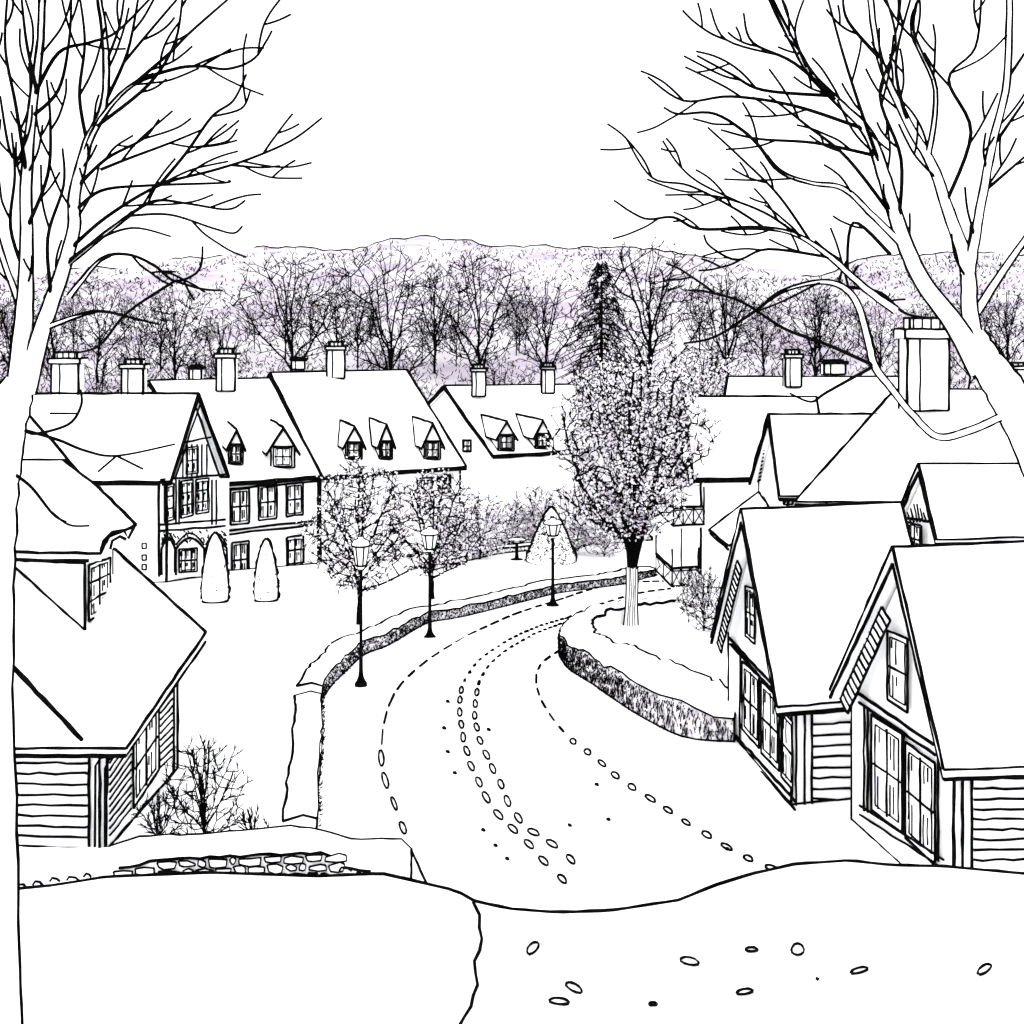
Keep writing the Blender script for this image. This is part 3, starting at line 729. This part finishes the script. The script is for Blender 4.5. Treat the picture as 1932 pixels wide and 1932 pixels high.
# ---------- right middle houses
h=house("balcony_house","tall house with timber balconies facing the street",(1308,903,54),(1560,900,54),(1288,748,59),(1540,745,59),il=.06,ir=.03,iw=.1)
for vt,vb,u0,u1 in ((930,992,1240,1328),(1035,1106,1238,1318)):
    b=B()
    c=[P(u0,vb-30,52.5),P(u0+30,vb,49.5),P(u1,vb-3,49.5),P(u1,vb-35,54)]
    b.slab(c,(0,0,-.2),0); b.line(c,2.4,closed=True)
    up=Vector((0,0,1.2)); t=[p+up for p in c]; b.line(t[:3],2.8); b.line([p+up*.85 for p in c[:3]],1.5)
    for p,q in ((c[0],c[1]),(c[1],c[2])): b.poly([p,q,q+up,p+up],2)
    for a,cc,n in ((c[0],c[1],2),(c[1],c[2],3)):
        for k in range(n+1):
            p=a.lerp(cc,k/n)+Vector((0,-.05,0)); b.line([p,p+up],1.5)
            if k<n: b.line([p,a.lerp(cc,(k+1)/n)+up+Vector((0,-.05,0))],1.0); b.line([p+up,a.lerp(cc,(k+1)/n)+Vector((0,-.05,0))],1.0)
    b.line([c[1]+up,c[1]+up*2.1],2.0); b.line([c[0]+up,c[0]+up*2.1],2.0); b.line([c[2]+up,c[2]+up*2.1],2.0)
    part(h["th"],"balcony",b)
g2=h["gab"]
for k in range(5): h["w"].line([g2.hit(1276+3*k,870-8*k,.05),g2.hit(1276+3*k,905,.05)],1.5)
window(h["th"],h["gab"],(1284,870,905,1298,880,915),2,2,2.0)
finish(h)
h=house("long_roofed_house","long snowy roofed house with chimney",(1360,800,61),(1720,800,61),(1372,711,68),(1720,706,68),il=.02,ir=.02)
chimney(h["th"],h["roof"],1482,1512,660,730,66); chimney(h["th"],h["roof"],1555,1595,680,706,75); finish(h)
h=house("gabled_house","gabled house with timber gable and snowy porch",(1470,936,39),(1660,930,39),(1450,781,42),(1655,776,42),BL=(1414,908,44.5),il=.08,iw=.08,ir=.02)
for k in range(16):
    v=800+k*7; h["w"].line([h["gab"].hit(1448-k*.9,v,.04),h["gab"].hit(1440-k*1.1,v+7,.04)],1.7)
window(h["th"],h["front"],(1478,940,952,1496,940,952),2,1,1.8)
b=B(); q=[P(1432,928,38),P(1338,1000,36),P(1374,1030,34),P(1470,985,34)]; b.slab(q,(0,0,-.2),0); b.line(q,2.6,closed=True); b.line([P(1340,1006,35.9),P(1374,1037,33.9)],2.4)
part(h["th"],"porch_roof",b); finish(h)
h=house("hill_house","broad snowy roofed house with massive chimney",(1500,946,36),(2100,950,34),(1688,735,44),(2050,742,44),il=.05,ir=.05)
chimney(h["th"],h["roof"],1712,1790,600,775,41,px=2.7,dd=1.2); chimney(h["th"],h["roof"],1905,1950,685,738,44)
finish(h)
h=house("small_gabled_house","small gabled house with snowy roof and carved gable",(1766,1018,27),(2060,1010,27),(1733,875,30),(2050,862,30),BL=(1686,985,32),il=.04,iw=.1,px=2.9)
g2=h["gab"]
window(h["th"],g2,(1713,985,1040,1738,992,1050),2,2,2.3)
for k in range(7): h["w"].line([g2.hit(1706+6*k,975-(8*k if k<4 else 8*(7-k)),.05),g2.hit(1712+6*k,985,.05)],1.7)
h["w"].line([g2.hit(1700,975,.05),g2.hit(1760,985,.05)],2.6)
finish(h)
def barge(h,n,t0=.06,t1=.72,px=2.2):
    w=h["w"]; Lr,Ar=h["BL"],h["RL"]
    L0=Lr.lerp(Ar,t0);L1=Lr.lerp(Ar,t1); a=Vector((.1,-.28,-.32)); c=Vector((.12,-.75,-.5))
    w.poly([L0+a,L1+a,L1+c,L0+c],2); w.line([L0+a,L1+a,L1+c,L0+c],px,closed=True)
    up=Vector((-.03,-.02,.03))
    for k in range(n):
        p=L0.lerp(L1,k/n)+up; w.line([p+a,p+c],px*.8)
h=house("clapboard_house","steep gabled clapboard house with large windows",(1466,1334,19),(1790,1310,19.9),(1398,960,21.4),(1700,946,22.2),BL=(1342,1202,24),il=.10,ir=.03,iw=.1,px=3.0,th_=.2,ks=1.0)
gp=h["gab"];fp=h["front"]; w=h["w"]
window(h["th"],gp,(1406,1105,1200,1424,1112,1215),2,2,2.3)
window(h["th"],gp,(1400,1248,1375,1432,1275,1412),2,2,2.4); window(h["th"],gp,(1436,1285,1420,1470,1318,1455),2,2,2.4); window(h["th"],gp,(1474,1335,1465,1495,1362,1490),1,2,2.4)
for a,c in (((1378,1215),(1470,1318)),((1375,1203),(1465,1300)),((1388,1388),(1500,1512)),((1388,1402),(1500,1528)),):
    w.line([gp.hit(*a,.05),gp.hit(*c,.05)],2.6)
w.line([gp.hit(1396,1230,.05),gp.hit(1396,1400,.05)],2.2)
siding(w,fp,1532,1650,1348,1528,1340,1530,9,2.1,random.Random(3))
for u in (1502,1518,1532): w.line([fp.hit(u,1345,.05),fp.hit(u,1530,.05)],2.4)
barge(h,16); finish(h)
h=house("clapboard_house","steep gabled clapboard house with tall paned windows",(1780,1452,16.3),(2150,1440,16.9),(1684,1031,18.2),(2100,1012,18.9),BL=(1566,1302,20.5),il=.07,ir=.03,iw=.13,px=3.0,th_=.2,ks=.92)
gp=h["gab"];fp=h["front"]; w=h["w"]
window(h["th"],gp,(1674,1190,1320,1712,1205,1345),1,2,2.7)
window(h["th"],gp,(1644,1348,1528,1702,1385,1572),2,2,2.7); window(h["th"],gp,(1708,1400,1580,1764,1440,1632),2,2,2.7)
for a,c in (((1614,1305),(1762,1405)),((1620,1325),(1765,1425)),((1622,1520),(1780,1622)),((1622,1537),(1782,1640))): w.line([gp.hit(*a,.05),gp.hit(*c,.05)],2.8)
for u,a,c in ((1630,1335,1530),(1637,1338,1533),(1705,1385,1575),(1770,1430,1625)): w.line([gp.hit(u,a,.05),gp.hit(u,c,.05)],2.4)
siding(w,fp,1838,1990,1470,1642,1466,1642,9,2.3,random.Random(4))
for u in (1800,1816,1834): w.line([fp.hit(u,1468,.06),fp.hit(u,1645,.06)],2.8)
barge(h,15,px=2.5); finish(h)

# ---------- large framing trees
def frame_tree(name,label,trunk,limbs,D0,seed,twigs,ws=.85):
    rng=random.Random(seed); T=B(); reg=[]
    C=B()
    def emit(q,D,b,wob=0):
        if wob: q=[(u+rng.uniform(-wob,wob),v,w) for u,v,w in q]
        pts=[P(u,v,d) for (u,v,_),d in zip(q,D)]
        rad=[max(wd,4.2)/2/W*p.y for (_,_,wd),p in zip(q,pts)]
        k=0
        if q[0][2]>=12:
            while k<len(q) and q[k][2]>7.5: k+=1
        k=min(k,len(q)-1)
        if k>1:
            tp=pts[:k+1]; tr=rad[:k+1]
            b.tube(tp,[max(r-2.2/W*p.y,r*.35) for r,p in zip(tr,tp)],4,12)
            for sgn in (-1,1):
                cc=[]
                for i,p in enumerate(tp):
                    d=(tp[min(i+1,len(tp)-1)]-tp[max(i-1,0)]).normalized(); s=d.cross(p-CAM).normalized()
                    cc.append(p+s*sgn*max(0,tr[i]-2.0/W*p.y))
                b.curve(cc,3.3 if q[0][2]>40 else 2.7,n=6)
            k0=k
        else: k0=0
        if k0<len(q)-1:
            pp=pts[k0:]; m=len(pp)
            r0=min(rad[k0],3.9/W*pp[0].y)
            rr_=[lerp(r0,2.2/W*p.y,(i/(m-1))) for i,p in enumerate(pp)]
            b.tube(pp,rr_,1,6)
        for (u,v,wd),d in zip(q,D): reg.append((u,v,d,wd))
    tq=cat(trunk,6); emit(tq,[D0]*len(tq),T,2.2)
    allq=[]
    for L in limbs:
        L=[(a[0],a[1],a[2] if len(a)>2 else None) for a in L]
        last=L[0][2] or 8
        f=[]
        for i,a in enumerate(L):
            if a[2] is None: last=max(4.5,last*.88); f.append((a[0],a[1],last))
            else: last=a[2]; f.append((a[0],a[1],a[2]*(ws if a[2]>12 else 1)))
        q=cat(f,6); nd=min(reg,key=lambda r:(r[0]-q[0][0])**2+(r[1]-q[0][1])**2)
        if math.hypot(nd[0]-q[0][0],nd[1]-q[0][1])<22 and f[0][2]<20:
            f[0]=(nd[0],nd[1],f[0][2]); q=cat(f,6)
        amp=rng.uniform(-.6,.6); n=len(q)
        ln=math.hypot(q[-1][0]-q[0][0],q[-1][1]-q[0][1])/500
        D=[nd[2]+amp*ln*i/n for i in range(n)]
        emit(q,D,T if f[0][2]>=12 else C,.6 if f[0][2]>=12 else 0); allq.append((q,D))
    for q,D in allq:
        n=len(q); L=sum(math.hypot(q[i+1][0]-q[i][0],q[i+1][1]-q[i][1]) for i in range(n-1))
        sg=rng.choice((-1,1))
        for k in range(int(L/twigs+rng.random())):
            i=min(n-2,int(n*(.2+.75*(k+rng.random())/(L/twigs+1)))); u,v,w=q[i]
            a=math.atan2(q[i+1][1]-v,q[i+1][0]-u)
            if v>560: continue
            sg=-sg; an=a+sg*rng.uniform(.35,.6); l=rng.uniform(55,140)
            tw=[(u,v,5)]; x,y=u,v
            for s in range(4):
                x+=math.cos(an)*l/4; y+=math.sin(an)*l/4; an+=-sg*.12+rng.uniform(-.12,.12); tw.append((x,y,4.8-.3*s))
            d1=rng.uniform(-.15,.15); tq=cat(tw,4)
            ex,ey=tw[-1][0],tw[-1][1]
            if sum(1 for r in reg if abs(r[0]-ex)<16 and abs(r[1]-ey)<16)>7: continue
            emit(tq,[D[i]+d1*j/len(tq) for j in range(len(tq))],C)
            if rng.random()<.5:
                j=8; uu,vv,_=tq[j]; an2=an-sg*.55; t2=[(uu,vv,4.6)]
                for s in range(3): uu+=math.cos(an2)*l*.16; vv+=math.sin(an2)*l*.16; an2+=sg*.1; t2.append((uu,vv,4.6))
                t2=cat(t2,3); emit(t2,[D[i]+d1*j/len(tq)]*len(t2),C)
    b0=P(trunk[0][0],600,D0); base=Vector((b0.x,b0.y,gz(b0.x,b0.y)))
    th=thing(name,base,label,"tree"); part(th,"trunk",T); part(th,"crown",C)
frame_tree("winter_tree","tall leafless pale barked tree beside clapboard cottage",
 [(-85,2080,240),(-85,1932,228),(-82,1650,212),(-82,1250,194),(-62,1050,168),(-25,900,116),(6,800,84),(34,728,60)],
 [[(34,740,52),(45,600,38),(50,480,28),(50,330,24),(62,200,19),(75,90,15),(80,0,12),(85,-60,10)],
  [(46,740,48),(80,620,36),(115,520,31),(140,430,27),(140,370,25),(165,270,20),(195,200,15),(200,100,12),(185,-20,9)],
  [(42,590,16),(10,500,14),(-15,420,12)],[(50,330,14),(30,200,12),(10,90,10),(15,-20,8)],
  [(140,470,14),(200,410,11),(300,350,9),(400,322,7),(470,300),(550,265),(608,222)],[(440,308,6),(490,316),(528,313)],
  [(130,500,12),(200,440,9),(260,395,7),(300,378),(360,385),(430,395),(463,378)],[(240,408,6),(320,405),(400,430),(440,440),(457,427)],
  [(130,560,12),(190,490,8),(240,480),(290,500),(330,530),(375,510),(382,465)],[(100,620,12),(160,592,8),(200,588),(250,600),(300,612)],
  [(330,532,6),(240,590),(190,650),(150,665)],[(330,530,6),(380,545),(420,548)],
  [(160,300,12),(190,225,10),(250,160,8),(330,130),(380,125),(430,130),(480,110),(513,58)],[(380,125,5),(436,92)],[(250,160,7),(320,100),(360,60),(440,-10)],
  [(190,320,7),(240,300),(320,270),(385,243)],[(195,240,8),(280,160),(330,80),(345,-10)],[(300,350,7),(350,290),(400,220),(440,190),(465,140)],
  [(400,220,5),(455,205),(472,172)],[(370,290,5),(425,268),(448,243)],[(195,200,9),(240,100),(262,-10)],[(235,110,6),(290,50),(350,-20)],
  [(75,190,9),(110,100),(170,80),(220,60),(290,-10)],[(60,170,8),(50,80),(40,-10)],[(50,300,9),(20,290),(0,180)],[(240,395,5),(250,340)],
  [(150,360,9),(200,300),(270,262),(300,225)],[(140,400,9),(190,360),(280,350),(420,345),(432,340)],[(55,420,9),(90,330),(95,230),(88,150)],[(100,560,8),(90,450),(120,350),(118,280)],
  [(0,820,14),(-20,700,12),(-30,600,12)],[(50,520,8),(20,430),(28,330),(22,250)],[(165,270,9),(150,180),(160,80),(150,-10)],[(60,220,8),(110,170),(130,80),(135,-10)],
  [(200,110,6),(225,50),(235,-10)],[(130,510,7),(180,455),(250,430),(322,446)],
  [(48,812,8),(70,818),(130,800),(153,765),(152,735)],[(40,825,7),(110,830),(160,850),(220,860),(330,838)],[(220,860,5),(270,885)],[(220,860,5),(185,890)],[(28,895,7),(60,920),(100,970),(125,985)],[(90,960,5),(130,990),(168,992)],[(95,780,5),(145,780)]],
 7.6,21,140)
frame_tree("winter_tree","tall leafless pale barked tree with spreading forked limbs",
 [(2220,2100,250),(2170,1700,200),(2110,1300,150),(2035,1020,112),(1962,850,88),(1900,740,72),(1858,680,62),(1838,640,54)],
 [[(1854,700,58),(1800,610,44),(1740,530,37),(1700,440,33),(1670,340,28),(1640,255,22),(1590,200,16),(1530,140,13),(1490,70,10),(1445,-20,8)],
  [(1843,670,46),(1830,590,36),(1824,500,32),(1790,400,26),(1758,310,22),(1712,230,18),(1660,110,14),(1640,-20,12)],
  [(1826,530,28),(1838,460,22),(1852,380,20),(1875,260,18),(1900,150,16),(1905,-20,14)],
  [(1838,610,22),(1880,530,18),(1950,430,14)],
  [(1700,480,17),(1640,400,14),(1590,355,11),(1530,345,9),(1470,322),(1420,262),(1350,215),(1280,215),(1253,203)],
  [(1560,190,8),(1440,170),(1380,140),(1315,105)],[(1620,250,9),(1500,200),(1380,182),(1290,190),(1222,145)],
  [(1690,585,20),(1640,550,17),(1600,515,15),(1560,480,12),(1500,442,9),(1430,430),(1320,432),(1270,410),(1215,412),(1158,378)],
  [(1440,430,6),(1380,390),(1300,350),(1230,335),(1182,262)],[(1510,445,6),(1440,400),(1350,370),(1255,368)],[(1390,382,5),(1320,345),(1280,310),(1250,265)],
  [(1530,455,6),(1470,370),(1400,300),(1335,240)],
  [(1925,775,18),(1885,788,18),(1830,812,18),(1770,824,17),(1720,780,16),(1680,730,17),(1650,690,18),(1635,630,17),(1610,560,16),(1560,532,13),(1480,548,8),(1420,590,7),(1350,635),(1290,648)],
  [(1590,540,13),(1660,552,13),(1710,592,13),(1785,602,13)],
  [(1645,695,13),(1560,650,8),(1480,620),(1400,570),(1330,550),(1300,548)],[(1560,490,7),(1450,470),(1390,490),(1340,465),(1328,443)],
  [(1670,330,14),(1625,210,11),(1590,100,9),(1560,-10,8)],[(1712,230,10),(1690,120),(1720,-10)],[(1758,300,12),(1765,170,9),(1722,60),(1735,-10)],
  [(1780,380,10),(1832,250),(1790,150),(1840,90),(1852,-10)],[(1870,280,9),(1940,180)],[(1856,370,9),(1940,290)],[(1660,295,9),(1540,270),(1430,262),(1360,245)],
  [(1590,190,8),(1500,120),(1420,80),(1403,25)],[(1460,112,5),(1370,75),(1340,15)],[(1680,480,9),(1610,420),(1600,520),(1620,500)],
  [(1520,130,6),(1500,60),(1520,-10)],[(1640,110,9),(1600,40),(1590,-10)],[(1900,160,8),(1940,90)],[(1690,430,9),(1600,300),(1520,235),(1450,180)],
  [(1690,420,10),(1700,300),(1660,180),(1690,80),(1670,-10)],
  [(1640,700,7),(1560,740),(1530,758),(1490,742)]],
 9.8,22,125)

# ---------- camera, light
cam=bpy.data.cameras.new("Camera"); co=bpy.data.objects.new("Camera",cam); SC.objects.link(co)
co.location=CAM; co.rotation_euler=(math.radians(90),0,0); cam.sensor_width=36; cam.lens=36; cam.shift_y=-(966-VH)/W
cam.clip_start=.1; cam.clip_end=6000; bpy.context.scene.camera=co
wd=bpy.data.worlds.new("World"); bpy.context.scene.world=wd; wd.use_nodes=True; nt=wd.node_tree; nt.nodes.clear()
out=nt.nodes.new("ShaderNodeOutputWorld"); add=nt.nodes.new("ShaderNodeAddShader")
b1=nt.nodes.new("ShaderNodeBackground"); b2=nt.nodes.new("ShaderNodeBackground")
sk=nt.nodes.new("ShaderNodeTexSky"); sk.sky_type='NISHITA'; sk.sun_disc=False; sk.sun_elevation=math.radians(50); sk.sun_rotation=math.radians(200)
nt.links.new(sk.outputs[0],b1.inputs[0]); b1.inputs[1].default_value=.05
b2.inputs[0].default_value=(1,1,1,1); b2.inputs[1].default_value=2.3
nt.links.new(b1.outputs[0],add.inputs[0]); nt.links.new(b2.outputs[0],add.inputs[1]); nt.links.new(add.outputs[0],out.inputs[0])
sl=bpy.data.lights.new("sun",'SUN'); sl.energy=1.0; sl.angle=math.radians(25); sl.color=(1,.98,.96)
so=bpy.data.objects.new("sun",sl); SC.objects.link(so); so.rotation_euler=(math.radians(40),0,math.radians(-20))
vs=bpy.context.scene.view_settings; vs.view_transform='Standard'; vs.look='None'; vs.exposure=0
